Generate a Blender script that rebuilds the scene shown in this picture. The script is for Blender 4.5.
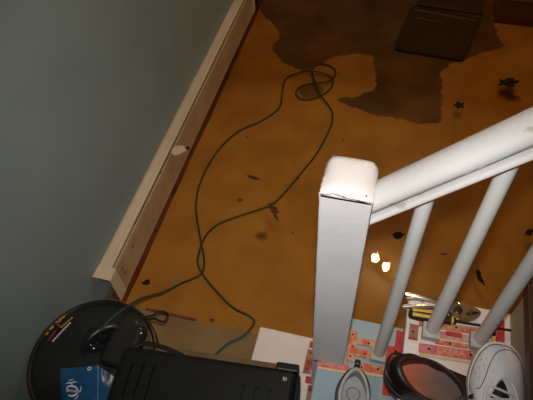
import bpy, bmesh, math, random
from mathutils import Vector, Matrix, noise
random.seed(7)
for o in list(bpy.data.objects): bpy.data.objects.remove(o)
S = bpy.context.scene
COL = S.collection
# ------------------------------------------------------------------ camera
FPX, CX, CY = 535.0, 266.5, 200.0            # focal length and centre in pixels of the 533x400 frame
HC = 1.85                                    # camera height above the basement floor
RX = Vector((0.96688366, 0.16971894, -0.19060816))     # world axes in camera space (x right, y down, z forward)
RY = Vector((0.25034362, -0.77595601, 0.57898216))
RZ = Vector((-0.04963931, -0.60752592, -0.79274724))
cam = bpy.data.objects.new('camera', bpy.data.cameras.new('camera')); COL.objects.link(cam)
cam.data.sensor_width = 36.0; cam.data.lens = FPX / 533.0 * 36.0
cam.data.clip_start = 0.02; cam.data.clip_end = 50
cam.matrix_world = Matrix(((RX[0], -RX[1], -RX[2], 0), (RY[0], -RY[1], -RY[2], 0), (RZ[0], -RZ[1], -RZ[2], HC), (0, 0, 0, 1)))
S.camera = cam
# ------------------------------------------------------------------ light
w = bpy.data.worlds.new('upstairs_light'); S.world = w; w.use_nodes = True
w.node_tree.nodes['Background'].inputs[0].default_value = (0.75, 0.88, 1.0, 1)
w.node_tree.nodes['Background'].inputs[1].default_value = 0.04
fl = bpy.data.lights.new('camera_flash', 'SPOT'); fl.energy = 57; fl.color = (1.0, 0.96, 0.95)
fl.spot_size = math.radians(80); fl.spot_blend = 1.0; fl.shadow_soft_size = 0.02
flo = bpy.data.objects.new('camera_flash', fl); COL.objects.link(flo)
fwd = Vector((RX[2], RY[2], RZ[2])); upv = Vector((-RX[1], -RY[1], -RZ[1]))
AIM = Vector((250 - CX, 192 - CY, FPX)); AIM = Vector((RX.dot(AIM), RY.dot(AIM), RZ.dot(AIM)))      # the flash points a little left of the frame's centre
flo.rotation_euler = AIM.to_track_quat('-Z', 'Y').to_euler(); flo.location = Vector((0, 0, HC)) + upv * 0.06
BULB = 290.0
S.view_settings.view_transform = 'Standard'; S.view_settings.look = 'None'
S.view_settings.gamma = 1.0; S.view_settings.use_curve_mapping = False
S.view_settings.exposure = 0.0

# ------------------------------------------------------------------ helpers
def on(px, py, z):                            # point of the horizontal plane z that a pixel of the photograph shows
    d = Vector((px - CX, py - CY, FPX))
    v = Vector((RX.dot(d), RY.dot(d), RZ.dot(d)))
    v *= (HC - z) / -v.z
    return Vector((v.x, v.y, z))
def link(name, me, m, parent=None):
    o = bpy.data.objects.new(name, me); COL.objects.link(o)
    if m is not None: me.materials.append(m)
    if parent is not None: o.parent = parent
    return o
def obj(name, bm, m, parent=None, smooth=False):
    bmesh.ops.recalc_face_normals(bm, faces=bm.faces[:])
    me = bpy.data.meshes.new(name); bm.to_mesh(me); bm.free()
    if smooth:
        for p in me.polygons: p.use_smooth = True
        me.set_sharp_from_angle(angle=math.radians(50))
    return link(name, me, m, parent)
def tag(o, label, cat, group=None):
    o['label'] = label; o['category'] = cat
    if group: o['group'] = group
    return o
def struct(o, label=None, cat=None):
    o['kind'] = 'structure'
    if label: o['label'] = label
    if cat: o['category'] = cat
    return o
def thing(name, label, cat, loc=(0, 0, 0), rz=0.0, group=None):
    o = bpy.data.objects.new(name, None); COL.objects.link(o)
    o.location = loc; o.rotation_euler = (0, 0, rz); o.empty_display_size = 0.05
    return tag(o, label, cat, group)
def box(bm, x0, x1, y0, y1, z0, z1, bev=0.0, seg=2, M=None):
    r = bmesh.ops.create_cube(bm, size=1.0); vs = r['verts']
    for v in vs:
        v.co = Vector(((x0 + x1) / 2 + v.co.x * (x1 - x0), (y0 + y1) / 2 + v.co.y * (y1 - y0), (z0 + z1) / 2 + v.co.z * (z1 - z0)))
    if M is not None:
        for v in vs: v.co = M @ v.co
    if bev > 0:
        es = list({e for v in vs for e in v.link_edges})
        bmesh.ops.bevel(bm, geom=es, offset=bev, segments=seg, affect='EDGES', profile=0.5)
    return bm
def bx(*a, **k): return box(bmesh.new(), *a, **k)
def ring(bm, pts): return [bm.verts.new(p) for p in pts]
def bridge(bm, a, b, closed=True):
    n = len(a)
    for i in range(n if closed else n - 1):
        j = (i + 1) % n
        bm.faces.new((a[i], a[j], b[j], b[i]))
def lathe(bm, prof, n=24, M=None, cap=True):
    rs = []
    for r, z in prof:
        rs.append(ring(bm, [(M @ Vector(p) if M is not None else p) for p in [(r * math.cos(2 * math.pi * i / n), r * math.sin(2 * math.pi * i / n), z) for i in range(n)]]))
    for a, b in zip(rs, rs[1:]): bridge(bm, a, b)
    if cap: bm.faces.new(rs[0]); bm.faces.new(rs[-1])
    return bm
def catmull(P, sub=6, closed=False):
    P = [Vector(p) for p in P]; n = len(P); out = []
    rng = n if closed else n - 1
    for i in range(rng):
        if closed: p0, p1, p2, p3 = P[(i - 1) % n], P[i], P[(i + 1) % n], P[(i + 2) % n]
        else: p0, p1, p2, p3 = P[max(i - 1, 0)], P[i], P[i + 1], P[min(i + 2, n - 1)]
        for k in range(sub):
            t = k / sub
            out.append(0.5 * ((2 * p1) + (p2 - p0) * t + (2 * p0 - 5 * p1 + 4 * p2 - p3) * t * t + (3 * p1 - p0 - 3 * p2 + p3) * t ** 3))
    if not closed: out.append(P[-1])
    return out
def tube(bm, path, r, n=8, closed=False, rfun=None):
    path = [Vector(p) for p in path]; N = len(path); rs = []
    t0 = (path[1] - path[0]).normalized()
    up = Vector((0, 0, 1)) if abs(t0.z) < 0.9 else Vector((1, 0, 0))
    for i, p in enumerate(path):
        if closed: t = (path[(i + 1) % N] - path[i - 1]).normalized()
        else: t = (path[min(i + 1, N - 1)] - path[max(i - 1, 0)]).normalized()
        a = up - t * up.dot(t)
        a = a.normalized() if a.length > 1e-5 else t.orthogonal().normalized()
        up = a; b = t.cross(a); rr = rfun(i / (N - 1)) if rfun else r
        rs.append(ring(bm, [p + (a * math.cos(2 * math.pi * k / n) + b * math.sin(2 * math.pi * k / n)) * rr for k in range(n)]))
    for a, b in zip(rs, rs[1:]): bridge(bm, a, b)
    if closed: bridge(bm, rs[-1], rs[0])
    else: bm.faces.new(rs[0]); bm.faces.new(rs[-1])
    return bm
def prism(bm, pts, z0, z1, M=None, bev=0.0):
    f = lambda p: (M @ Vector(p)) if M is not None else Vector(p)
    a = ring(bm, [f((p[0], p[1], z0)) for p in pts]); b = ring(bm, [f((p[0], p[1], z1)) for p in pts])
    bridge(bm, a, b); bm.faces.new(a); t = bm.faces.new(b)
    if bev: bmesh.ops.bevel(bm, geom=list(t.edges), offset=bev, segments=2, affect='EDGES', profile=0.5)
    return bm
def capsule(L, W, n=8):                       # outline of a slot with round ends, along y
    r = W / 2; pts = []
    for k in range(n + 1): a = math.pi * k / n; pts.append((r * math.cos(a), L / 2 - r + r * math.sin(a)))
    for k in range(n + 1): a = math.pi + math.pi * k / n; pts.append((r * math.cos(a), -L / 2 + r + r * math.sin(a)))
    return pts
def text_mesh(s, size, M, m, name, parent, depth=0.0004):
    c = bpy.data.curves.new('lettering', 'FONT'); c.body = s; c.size = size; c.extrude = depth; c.align_x = 'CENTER'; c.align_y = 'CENTER'
    c.resolution_u = 3
    t = bpy.data.objects.new('lettering_source', c); COL.objects.link(t)
    bpy.context.view_layer.update()
    me = bpy.data.meshes.new_from_object(t.evaluated_get(bpy.context.evaluated_depsgraph_get()))
    bpy.data.objects.remove(t); bpy.data.curves.remove(c)
    me.name = name; me.transform(M)
    me.materials.clear()
    return link(name, me, m, parent)
def cut(o, cutter_bm):                        # subtract real recesses from a mesh
    me = bpy.data.meshes.new('cutter'); bmesh.ops.recalc_face_normals(cutter_bm, faces=cutter_bm.faces[:]); cutter_bm.to_mesh(me); cutter_bm.free()
    c = bpy.data.objects.new('cutter', me); COL.objects.link(c)
    c.parent = o.parent
    md = o.modifiers.new('cut', 'BOOLEAN'); md.operation = 'DIFFERENCE'; md.object = c; md.solver = 'EXACT'
    bpy.context.view_layer.update()
    new = bpy.data.meshes.new_from_object(o.evaluated_get(bpy.context.evaluated_depsgraph_get()))
    o.modifiers.clear(); o.data = new
    bpy.data.objects.remove(c); bpy.data.meshes.remove(me)

# ------------------------------------------------------------------ materials
def mat(name, c1, c2=None, scale=8.0, rough=0.6, bump=0.0, bscale=60.0, metal=0.0, lo=0.4, hi=0.62, stretch=None, spec=0.5, detail=5.0, coat=0.0, c3=None, s3=40.0, t3=0.66):
    m = bpy.data.materials.new(name); m.use_nodes = True
    nt = m.node_tree; N = nt.nodes; L = nt.links; P = N['Principled BSDF']
    P.inputs['Roughness'].default_value = rough; P.inputs['Metallic'].default_value = metal
    P.inputs['Specular IOR Level'].default_value = spec
    if coat: P.inputs['Coat Weight'].default_value = coat
    tc = N.new('ShaderNodeTexCoord'); src = tc.outputs['Object']
    if stretch:
        mp = N.new('ShaderNodeMapping'); mp.inputs['Scale'].default_value = stretch; L.new(src, mp.inputs['Vector']); src = mp.outputs[0]
    def nz(s, d=detail):
        n = N.new('ShaderNodeTexNoise'); n.inputs['Scale'].default_value = s; n.inputs['Detail'].default_value = d; L.new(src, n.inputs['Vector']); return n.outputs['Fac']
    def ramp(f, a, b, ca, cb):
        r = N.new('ShaderNodeValToRGB'); r.color_ramp.elements[0].position = a; r.color_ramp.elements[1].position = b
        r.color_ramp.elements[0].color = (*ca, 1); r.color_ramp.elements[1].color = (*cb, 1); L.new(f, r.inputs[0]); return r.outputs[0]
    col = None
    if c2 is None: P.inputs['Base Color'].default_value = (*c1, 1)
    else: col = ramp(nz(scale), lo, hi, c1, c2)
    if c3 is not None:
        mx = N.new('ShaderNodeMix'); mx.data_type = 'RGBA'
        L.new(ramp(nz(s3), t3, t3 + 0.03, (0, 0, 0), (1, 1, 1)), mx.inputs['Factor'])
        if col is not None: L.new(col, mx.inputs['A'])
        else: mx.inputs['A'].default_value = (*c1, 1)
        mx.inputs['B'].default_value = (*c3, 1); col = mx.outputs['Result']
    if col is not None: L.new(col, P.inputs['Base Color'])
    if bump:
        b = N.new('ShaderNodeBump'); b.inputs['Strength'].default_value = bump; b.inputs['Distance'].default_value = 0.002
        L.new(nz(bscale), b.inputs['Height']); L.new(b.outputs[0], P.inputs['Normal'])
    return m
M = {}
M['wall'] = mat('teal_grey_wall', (0.22, 0.285, 0.28), (0.25, 0.315, 0.305), 2.0, 0.65, 0.25, 160)
M['ceil'] = mat('ceiling_paint', (0.42, 0.38, 0.32), (0.48, 0.44, 0.38), 3.0, 0.8, 0.1, 90)
M['wood_far'] = mat('red_brown_wood', (0.19, 0.062, 0.018), (0.28, 0.10, 0.03), 6.0, 0.45, 0.1, 60, stretch=(12, 12, 1.2))
M['wood_dark'] = mat('dark_wood', (0.05, 0.022, 0.012), (0.085, 0.038, 0.02), 6.0, 0.45, 0.1, 50, stretch=(10, 1.5, 10))
M['almond'] = mat('almond_enamel', (0.66, 0.52, 0.36), (0.72, 0.57, 0.40), 3.0, 0.42, 0.0)
M['almond_dirty'] = mat('almond_enamel_dirty', (0.44, 0.29, 0.15), (0.52, 0.36, 0.20), 9.0, 0.45, 0.0, c3=(0.10, 0.05, 0.025), s3=30, t3=0.66)
M['slot_dark'] = mat('dark_gap', (0.03, 0.015, 0.008), rough=0.8)
M['redrust'] = mat('rusty_red_strip', (0.16, 0.035, 0.015), (0.09, 0.022, 0.012), 14.0, 0.7, c3=(0.025, 0.012, 0.008), s3=11, t3=0.60)
M['white'] = mat('worn_white_paint', (0.52, 0.505, 0.475), (0.60, 0.585, 0.555), 5.0, 0.42, 0.12, 90, c3=(0.42, 0.385, 0.33), s3=18, t3=0.64)
M['white_bal'] = mat('white_baluster_paint', (0.66, 0.66, 0.62), (0.74, 0.735, 0.70), 6.0, 0.42, 0.12, 90, c3=(0.5, 0.47, 0.41), s3=60, t3=0.72)
M['white_post'] = mat('white_post_paint', (0.68, 0.67, 0.66), (0.74, 0.725, 0.71), 9.0, 0.5, 0.25, 120, c3=(0.35, 0.31, 0.26), s3=70, t3=0.76)
M['white_cap'] = mat('pinkish_white_paint', (0.58, 0.535, 0.505), (0.63, 0.58, 0.55), 8.0, 0.5, 0.2, 120, c3=(0.5, 0.4, 0.33), s3=90, t3=0.76)
M['grey_paint'] = mat('grey_white_block_paint', (0.42, 0.40, 0.38), (0.52, 0.49, 0.46), 30.0, 0.6, 0.2, 90)
M['green_chip'] = mat('old_green_paint', (0.32, 0.52, 0.42), (0.45, 0.6, 0.5), 90.0, 0.6)
M['crack'] = mat('brown_chipped_edge', (0.10, 0.065, 0.03), (0.17, 0.11, 0.06), 120.0, 0.8)
M['tread_white'] = mat('white_tread_paint', (0.76, 0.66, 0.60), (0.83, 0.74, 0.68), 7.0, 0.55, 0.15, 70, c3=(0.55, 0.43, 0.35), s3=28, t3=0.74)
M['tread_blue'] = mat('pale_blue_tread_paint', (0.30, 0.405, 0.445), (0.34, 0.445, 0.485), 7.0, 0.5, 0.15, 70, c3=(0.20, 0.26, 0.28), s3=40, t3=0.72)
M['riser_beige'] = mat('beige_riser_paint', (0.44, 0.37, 0.26), (0.50, 0.42, 0.31), 5.0, 0.6, 0.1, 60)
M['landing'] = mat('tan_concrete', (0.20, 0.115, 0.038), (0.26, 0.15, 0.052), 6.0, 0.75, 0.3, 60, c3=(0.15, 0.075, 0.03), s3=9, t3=0.70)
M['strip_orange'] = mat('tack_strip_orange', (0.62, 0.13, 0.06), (0.66, 0.34, 0.17), 55.0, 0.7, 0.2, 90, lo=0.44, hi=0.6)
M['strip_red'] = mat('tack_strip_red', (0.50, 0.025, 0.03), (0.58, 0.06, 0.05), 30.0, 0.65, 0.15, 90)
M['strip_worn'] = mat('tack_strip_worn', (0.34, 0.05, 0.03), (0.42, 0.20, 0.10), 34.0, 0.75, 0.2, 90)
M['strip_pink'] = mat('tack_strip_pink', (0.58, 0.10, 0.10), (0.68, 0.22, 0.18), 60.0, 0.7, 0.2, 90)
M['strip_wood'] = mat('tack_strip_bare_wood', (0.66, 0.46, 0.24), (0.74, 0.55, 0.32), 30.0, 0.7)
M['print_pale'] = mat('pale_print', (0.72, 0.42, 0.24), (0.62, 0.30, 0.16), 60.0, 0.7)
M['residue'] = mat('pale_glue_residue', (0.55, 0.40, 0.34), (0.62, 0.18, 0.13), 60.0, 0.8, 0.3, 80)
M['nail'] = mat('dark_nail', (0.03, 0.025, 0.025), rough=0.5, metal=0.6)
M['cord'] = mat('dark_green_cord', (0.018, 0.050, 0.034), (0.028, 0.066, 0.048), 30.0, 0.45)
M['black_cord'] = mat('black_cord', (0.012, 0.013, 0.014), rough=0.4)
M['black'] = mat('black_plastic', (0.012, 0.012, 0.012), (0.017, 0.017, 0.016), 12.0, 0.38, 0.05, 200, c3=(0.05, 0.045, 0.04), s3=120, t3=0.78)
M['black_case'] = mat('charcoal_plastic', (0.0045, 0.0052, 0.0048), (0.0065, 0.0072, 0.0068), 10.0, 0.42, 0.15, 300, spec=0.3)
M['black_gloss'] = mat('glossy_black_film', (0.010, 0.011, 0.012), rough=0.16, spec=0.6)
M['slotblack'] = mat('deep_black', (0.004, 0.004, 0.004), rough=0.7)
M['screw'] = mat('bright_screw', (0.8, 0.8, 0.8), rough=0.15, metal=1.0)
M['bagblue'] = mat('blue_plastic_film', (0.008, 0.062, 0.165), (0.012, 0.085, 0.21), 9.0, 0.22, 0.3, 26)
M['ink_white'] = mat('white_ink', (0.7, 0.7, 0.7), rough=0.6)
M['ink_yellow'] = mat('amber_ink', (0.55, 0.28, 0.02), rough=0.6)
M['ink_red'] = mat('red_ink', (0.30, 0.03, 0.03), rough=0.6)
M['leaf_black'] = mat('sodden_black_leaf', (0.010, 0.006, 0.003), (0.022, 0.012, 0.005), 60.0, 0.8, spec=0.2)
M['leaf_red'] = mat('red_brown_leaf', (0.075, 0.018, 0.010), (0.12, 0.035, 0.018), 60.0, 0.55)
M['leaf_shadow'] = mat('painted_leaf_shadow', (0.10, 0.055, 0.02), (0.13, 0.07, 0.025), 40.0, 0.8)
m = M['leaf_shadow']; m.use_nodes = True; nt = m.node_tree; N = nt.nodes; L = nt.links           # painted leaf shadow, thins out towards its rim
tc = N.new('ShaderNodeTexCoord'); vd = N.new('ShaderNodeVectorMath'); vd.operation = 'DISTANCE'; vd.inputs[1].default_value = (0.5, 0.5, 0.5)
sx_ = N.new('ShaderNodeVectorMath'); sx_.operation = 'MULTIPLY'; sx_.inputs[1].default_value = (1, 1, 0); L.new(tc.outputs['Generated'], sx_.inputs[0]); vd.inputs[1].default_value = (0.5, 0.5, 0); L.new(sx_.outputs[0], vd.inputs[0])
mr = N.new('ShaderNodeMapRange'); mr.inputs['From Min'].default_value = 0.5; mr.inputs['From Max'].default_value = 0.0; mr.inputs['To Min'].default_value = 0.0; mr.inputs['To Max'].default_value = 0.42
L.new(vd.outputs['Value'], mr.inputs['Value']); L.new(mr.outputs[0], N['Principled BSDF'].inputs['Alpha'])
M['ridge_highlight'] = mat('painted_ridge_highlight', (0.16, 0.09, 0.04), (0.22, 0.13, 0.06), 20.0, 0.3)  # lighter brown stands in for the highlight along the tray ridges
M['tray'] = mat('dark_brown_plastic', (0.05, 0.028, 0.011), (0.07, 0.038, 0.015), 6.0, 0.28, 0.0)
M['chrome'] = mat('nickel_plate', (0.75, 0.72, 0.68), rough=0.2, metal=1.0)
M['steel'] = mat('brown_stained_steel', (0.34, 0.24, 0.15), (0.46, 0.34, 0.22), 60.0, 0.3, metal=0.9)
M['steel_dark'] = mat('dark_steel', (0.08, 0.07, 0.06), rough=0.35, metal=0.9)
M['yellow_grip'] = mat('yellow_plastic', (0.65, 0.42, 0.02), rough=0.3)
M['black_grip'] = mat('black_rubber', (0.012, 0.012, 0.012), rough=0.45)
M['leather'] = mat('dark_brown_leather', (0.008, 0.0055, 0.0045), (0.013, 0.008, 0.006), 18.0, 0.42, 0.2, 140, spec=0.35)
M['leather_rim'] = mat('brown_leather_rim', (0.035, 0.014, 0.009), (0.055, 0.022, 0.013), 18.0, 0.38)
M['insole_orange'] = mat('tan_insole', (0.26, 0.075, 0.028), (0.13, 0.07, 0.05), 14.0, 0.6, 0.2, 120, lo=0.46, hi=0.66)
m = M['insole_orange']; N = m.node_tree.nodes; L = m.node_tree.links                  # tan at the heel, rubbed grey towards the front
tc = N.new('ShaderNodeTexCoord'); sp = N.new('ShaderNodeSeparateXYZ'); L.new(tc.outputs['Generated'], sp.inputs[0])
nn = N.new('ShaderNodeTexNoise'); nn.inputs['Scale'].default_value = 4.0; L.new(tc.outputs['Generated'], nn.inputs['Vector'])
ad = N.new('ShaderNodeMath'); ad.operation = 'MULTIPLY_ADD'; ad.inputs[1].default_value = 0.5; L.new(nn.outputs['Fac'], ad.inputs[0]); L.new(sp.outputs['Y'], ad.inputs[2])
rp = N.new('ShaderNodeValToRGB'); rp.color_ramp.elements[0].position = 0.45; rp.color_ramp.elements[1].position = 0.9
rp.color_ramp.elements[0].color = (0.46, 0.115, 0.045, 1); rp.color_ramp.elements[1].color = (0.17, 0.11, 0.085, 1)
L.new(ad.outputs[0], rp.inputs[0]); L.new(rp.outputs[0], N['Principled BSDF'].inputs['Base Color'])
M['sole_dark'] = mat('dark_rubber_sole', (0.015, 0.012, 0.010), rough=0.6)
M['snk_white'] = mat('white_sneaker_leather', (0.78, 0.77, 0.77), (0.84, 0.83, 0.83), 12.0, 0.5, 0.15, 150)
M['snk_sole'] = mat('white_rubber_sole', (0.62, 0.60, 0.58), (0.70, 0.68, 0.66), 16.0, 0.6)
M['snk_line'] = mat('dark_seam', (0.10, 0.10, 0.10), rough=0.7)
M['navy'] = mat('navy_mesh', (0.012, 0.016, 0.022), rough=0.7)
M['lining'] = mat('pale_grey_lining', (0.40, 0.37, 0.35), (0.48, 0.45, 0.43), 30.0, 0.8, 0.3, 200)
M['insole_grey'] = mat('grey_insole', (0.36, 0.36, 0.34), (0.42, 0.42, 0.40), 40.0, 0.8)
M['insole_ring'] = mat('grey_insole_emblem', (0.24, 0.24, 0.24), rough=0.8)
M['brass'] = mat('brass', (0.75, 0.50, 0.16), rough=0.22, metal=1.0)
m = bpy.data.materials.new('lit_bulb'); m.use_nodes = True; nt = m.node_tree
e = nt.nodes.new('ShaderNodeEmission'); e.inputs[0].default_value = (1.0, 0.66, 0.30, 1); e.inputs[1].default_value = BULB
nt.links.new(e.outputs[0], nt.nodes['Material Output'].inputs[0]); M['bulb'] = m
# water: mirror by Fresnel, otherwise clear and slightly tea-coloured
m = bpy.data.materials.new('murky_water'); m.use_nodes = True; nt = m.node_tree; N = nt.nodes; L = nt.links
N.remove(N['Principled BSDF'])
tr = N.new('ShaderNodeBsdfTransparent'); tr.inputs[0].default_value = (0.92, 0.80, 0.60, 1)
gl = N.new('ShaderNodeBsdfGlossy'); gl.inputs['Roughness'].default_value = 0.015; gl.inputs[0].default_value = (1, 1, 1, 1)
fr = N.new('ShaderNodeFresnel'); fr.inputs[0].default_value = 1.33
tc = N.new('ShaderNodeTexCoord'); nz = N.new('ShaderNodeTexNoise'); nz.inputs['Scale'].default_value = 14; L.new(tc.outputs['Object'], nz.inputs['Vector'])
bp = N.new('ShaderNodeBump'); bp.inputs['Strength'].default_value = 0.05; bp.inputs['Distance'].default_value = 0.004; L.new(nz.outputs['Fac'], bp.inputs['Height'])
L.new(bp.outputs[0], gl.inputs['Normal'])
mx = N.new('ShaderNodeMixShader'); L.new(fr.outputs[0], mx.inputs[0]); L.new(tr.outputs[0], mx.inputs[1]); L.new(gl.outputs[0], mx.inputs[2])
L.new(mx.outputs[0], N['Material Output'].inputs[0]); M['water'] = m
# floor: tan painted concrete with a dark residue stain (its own shape, stored as an attribute)
m = bpy.data.materials.new('tan_floor'); m.use_nodes = True; nt = m.node_tree; N = nt.nodes; L = nt.links; P = N['Principled BSDF']
P.inputs['Roughness'].default_value = 0.7
tc = N.new('ShaderNodeTexCoord')
n1 = N.new('ShaderNodeTexNoise'); n1.inputs['Scale'].default_value = 5; n1.inputs['Detail'].default_value = 6; L.new(tc.outputs['Object'], n1.inputs['Vector'])
r1 = N.new('ShaderNodeValToRGB'); r1.color_ramp.elements[0].position = 0.3; r1.color_ramp.elements[1].position = 0.72
r1.color_ramp.elements[0].color = (0.36, 0.185, 0.036, 1); r1.color_ramp.elements[1].color = (0.52, 0.285, 0.062, 1); L.new(n1.outputs['Fac'], r1.inputs[0])
n2 = N.new('ShaderNodeTexNoise'); n2.inputs['Scale'].default_value = 60; n2.inputs['Detail'].default_value = 3; L.new(tc.outputs['Object'], n2.inputs['Vector'])
r2 = N.new('ShaderNodeValToRGB'); r2.color_ramp.elements[0].position = 0.70; r2.color_ramp.elements[1].position = 0.78; L.new(n2.outputs['Fac'], r2.inputs[0])
ma = N.new('ShaderNodeMix'); ma.data_type = 'RGBA'; ml = N.new('ShaderNodeMath'); ml.operation = 'MULTIPLY'; ml.inputs[1].default_value = 0.35
L.new(r2.outputs[0], ml.inputs[0]); L.new(ml.outputs[0], ma.inputs['Factor']); L.new(r1.outputs[0], ma.inputs['A']); ma.inputs['B'].default_value = (0.24, 0.10, 0.025, 1)
at = N.new('ShaderNodeAttribute'); at.attribute_name = 'stain'
n3 = N.new('ShaderNodeTexNoise'); n3.inputs['Scale'].default_value = 16; n3.inputs['Detail'].default_value = 5; L.new(tc.outputs['Object'], n3.inputs['Vector'])
ad = N.new('ShaderNodeMath'); ad.operation = 'MULTIPLY_ADD'; L.new(n3.outputs['Fac'], ad.inputs[0]); ad.inputs[1].default_value = 0.9; L.new(at.outputs['Fac'], ad.inputs[2])
r3 = N.new('ShaderNodeValToRGB'); r3.color_ramp.elements[0].position = 0.86; r3.color_ramp.elements[1].position = 1.08; L.new(ad.outputs[0], r3.inputs[0])
n4 = N.new('ShaderNodeTexNoise'); n4.inputs['Scale'].default_value = 4; n4.inputs['Detail'].default_value = 4; L.new(tc.outputs['Object'], n4.inputs['Vector'])
r4 = N.new('ShaderNodeValToRGB'); r4.color_ramp.elements[0].position = 0.35; r4.color_ramp.elements[1].position = 0.65; L.new(n4.outputs['Fac'], r4.inputs[0])
r4.color_ramp.elements[0].color = (0.075, 0.034, 0.012, 1); r4.color_ramp.elements[1].color = (0.20, 0.095, 0.028, 1)
mb = N.new('ShaderNodeMix'); mb.data_type = 'RGBA'; L.new(r3.outputs[0], mb.inputs['Factor']); L.new(ma.outputs['Result'], mb.inputs['A']); L.new(r4.outputs[0], mb.inputs['B'])
L.new(mb.outputs['Result'], P.inputs['Base Color']); M['floor'] = m

# ------------------------------------------------------------------ the setting
XL, XR, YN, YF, ZC = -0.915, 2.45, -0.42, 3.25, 2.45
WZ = 0.05                                     # water level
stain = [(236, -24), (248, 0), (257, 8), (270, 20), (280, 33), (273, 50), (283, 62), (296, 69), (310, 71), (330, 58), (350, 54), (372, 55), (377, 75), (374, 89), (352, 98), (337, 97),
         (346, 105), (365, 111), (400, 119), (420, 124), (441, 122), (442, 90), (440, 72), (452, 63), (485, 52), (504, 47), (498, 36), (492, 20), (505, -24)]
SP = [on(x, y, 0.0).xy for x, y in stain]
BL = [(on(311, 91, 0).xy, 0.06), (on(386, 92, 0).xy, 0.0)]
def sdist(p):
    ins = False; d = 9.0; n = len(SP)
    for i in range(n):
        a, b = SP[i], SP[(i + 1) % n]
        ab = b - a; t = max(0, min(1, (p - a).dot(ab) / ab.length_squared)); d = min(d, (p - a - ab * t).length)
        if (a.y > p.y) != (b.y > p.y) and p.x < (b.x - a.x) * (p.y - a.y) / (b.y - a.y) + a.x: ins = not ins
    return d if ins else -d
nx, ny = 130, 150
vs = []; fs = []; sv = []
for j in range(ny + 1):
    for i in range(nx + 1):
        x = XL + (XR - XL) * (i / nx) ** 1.35; y = 0.4 + (YF - 0.4) * j / ny
        vs.append((x, y, 0.0))
        if y > 1.6 and x < 1.2:
            q = Vector((x, y)); d = sdist(q); d = max(d, BL[0][1] - (q - BL[0][0]).length)
            sv.append(max(0.0, min(1.0, 0.5 + d / 0.07)))
        else: sv.append(0.0)
for j in range(ny):
    for i in range(nx):
        a = j * (nx + 1) + i; fs.append((a, a + 1, a + nx + 2, a + nx + 1))
me = bpy.data.meshes.new('floor'); me.from_pydata(vs, [], fs)
ca = me.attributes.new('stain', 'FLOAT', 'POINT'); ca.data.foreach_set('value', sv)
struct(link('floor', me, M['floor']))
struct(obj('wall_left', bx(XL - 0.1, XL, YN - 0.1, YF + 0.1, -0.05, ZC + 1.0), M['wall']))
struct(obj('wall_far', bx(XL, XR, YF, YF + 0.1, -0.05, ZC), M['wall']))
struct(obj('wall_right', bx(XR, XR + 0.1, 0.8, YF + 0.1, -0.05, ZC), M['wall']))
struct(obj('ceiling', bx(XL, XR, 0.95, YF, ZC, ZC + 0.1), M['ceil']))
struct(obj('wall_near', bx(XL, XR + 0.1, YN - 0.1, YN, -0.05, ZC + 1.0), M['wall']))
# low landing at the foot of the stairs, just out of the water
ZL = 0.06
land = struct(obj('landing', bx(XL, -0.262, YN, 0.722, -0.02, ZL, 0.004), M['landing']), 'low tan concrete landing at the foot of the stairs', 'landing')
bm = bmesh.new()
a = on(146, 308.5, ZL); b = on(196, 319.5, ZL)
box(bm, a.x, b.x, 0.716, 0.726, ZL - 0.03, ZL + 0.003, 0.001, 1)
obj('edge_strip', bm, M['redrust'], land)
# rusty strip along the wall foot under the heater
bm = bmesh.new()
pts = []
n = 60
top = []
for i in range(n + 1):
    y = 0.75 + (3.2 - 0.75) * i / n
    wv = 0.002 + 0.004 * noise.noise(Vector((y * 9, 1.3, 0)))
    top.append((y, wv))
A = ring(bm, [(-0.910, y, 0.012) for y, _ in top]); B = ring(bm, [(-0.852 + wv, y, 0.012) for y, wv in top]); C = ring(bm, [(-0.852 + wv, y, 0.0) for y, wv in top])
bridge(bm, A, B, False); bridge(bm, B, C, False)
struct(obj('baseboard_left', bm, M['redrust']))
# water
bm = bmesh.new()
g = ring(bm, [(XL, 0.722, WZ), (XR, 0.722, WZ), (XR, YF, WZ), (XL, YF, WZ)]); bm.faces.new(g)
wo = obj('water', bm, M['water']); wo['kind'] = 'stuff'; tag(wo, 'shallow brown flood water covering the tan basement floor', 'water')

# ------------------------------------------------------------------ baseboard heater
HY0, HY1, HX, HZ0, HZ1 = 0.735, 2.66, -0.850, 0.048, 0.204
h = thing('baseboard_heater', 'long almond baseboard heater running along the teal wall', 'heater', (XL, HY0, 0))
def hloc(bm):
    for v in bm.verts: v.co -= Vector((XL, HY0, 0))
    return bm
obj('back_panel', hloc(bx(XL, XL + 0.004, HY0 + 0.1, HY1, HZ0, HZ1)), M['almond'], h)
obj('top_cover', hloc(bx(XL, HX - 0.031, HY0 + 0.045, HY1 - 0.04, HZ1 - 0.012, HZ1, 0.002)), M['almond'], h)
obj('heating_fin', hloc(bx(XL + 0.008, HX - 0.012, HY0 + 0.30, HY1 - 0.04, HZ0 + 0.02, HZ1 - 0.03)), M['slot_dark'], h)
bm = bmesh.new()                                     # front cover with a folded top lip
prof = [(HX - 0.010, HZ1 - 0.018), (HX - 0.008, HZ1 - 0.004), (HX - 0.002, HZ1 - 0.004), (HX, HZ1 - 0.012), (HX, HZ0), (HX - 0.006, HZ0), (HX - 0.006, HZ1 - 0.018)]
A = ring(bm, [(x, HY0 + 0.04, z) for x, z in prof]); B = ring(bm, [(x, HY1 - 0.035, z) for x, z in prof]); bridge(bm, A, B); bm.faces.new(A); bm.faces.new(B)
obj('front_cover', hloc(bm), M['almond_dirty'], h)
obj('damper', hloc(bx(HX - 0.0295, HX - 0.014, HY0 + 0.05, HY1 - 0.05, HZ1 - 0.008, HZ1 + 0.001, 0.001, 1)), M['almond'], h)
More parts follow.
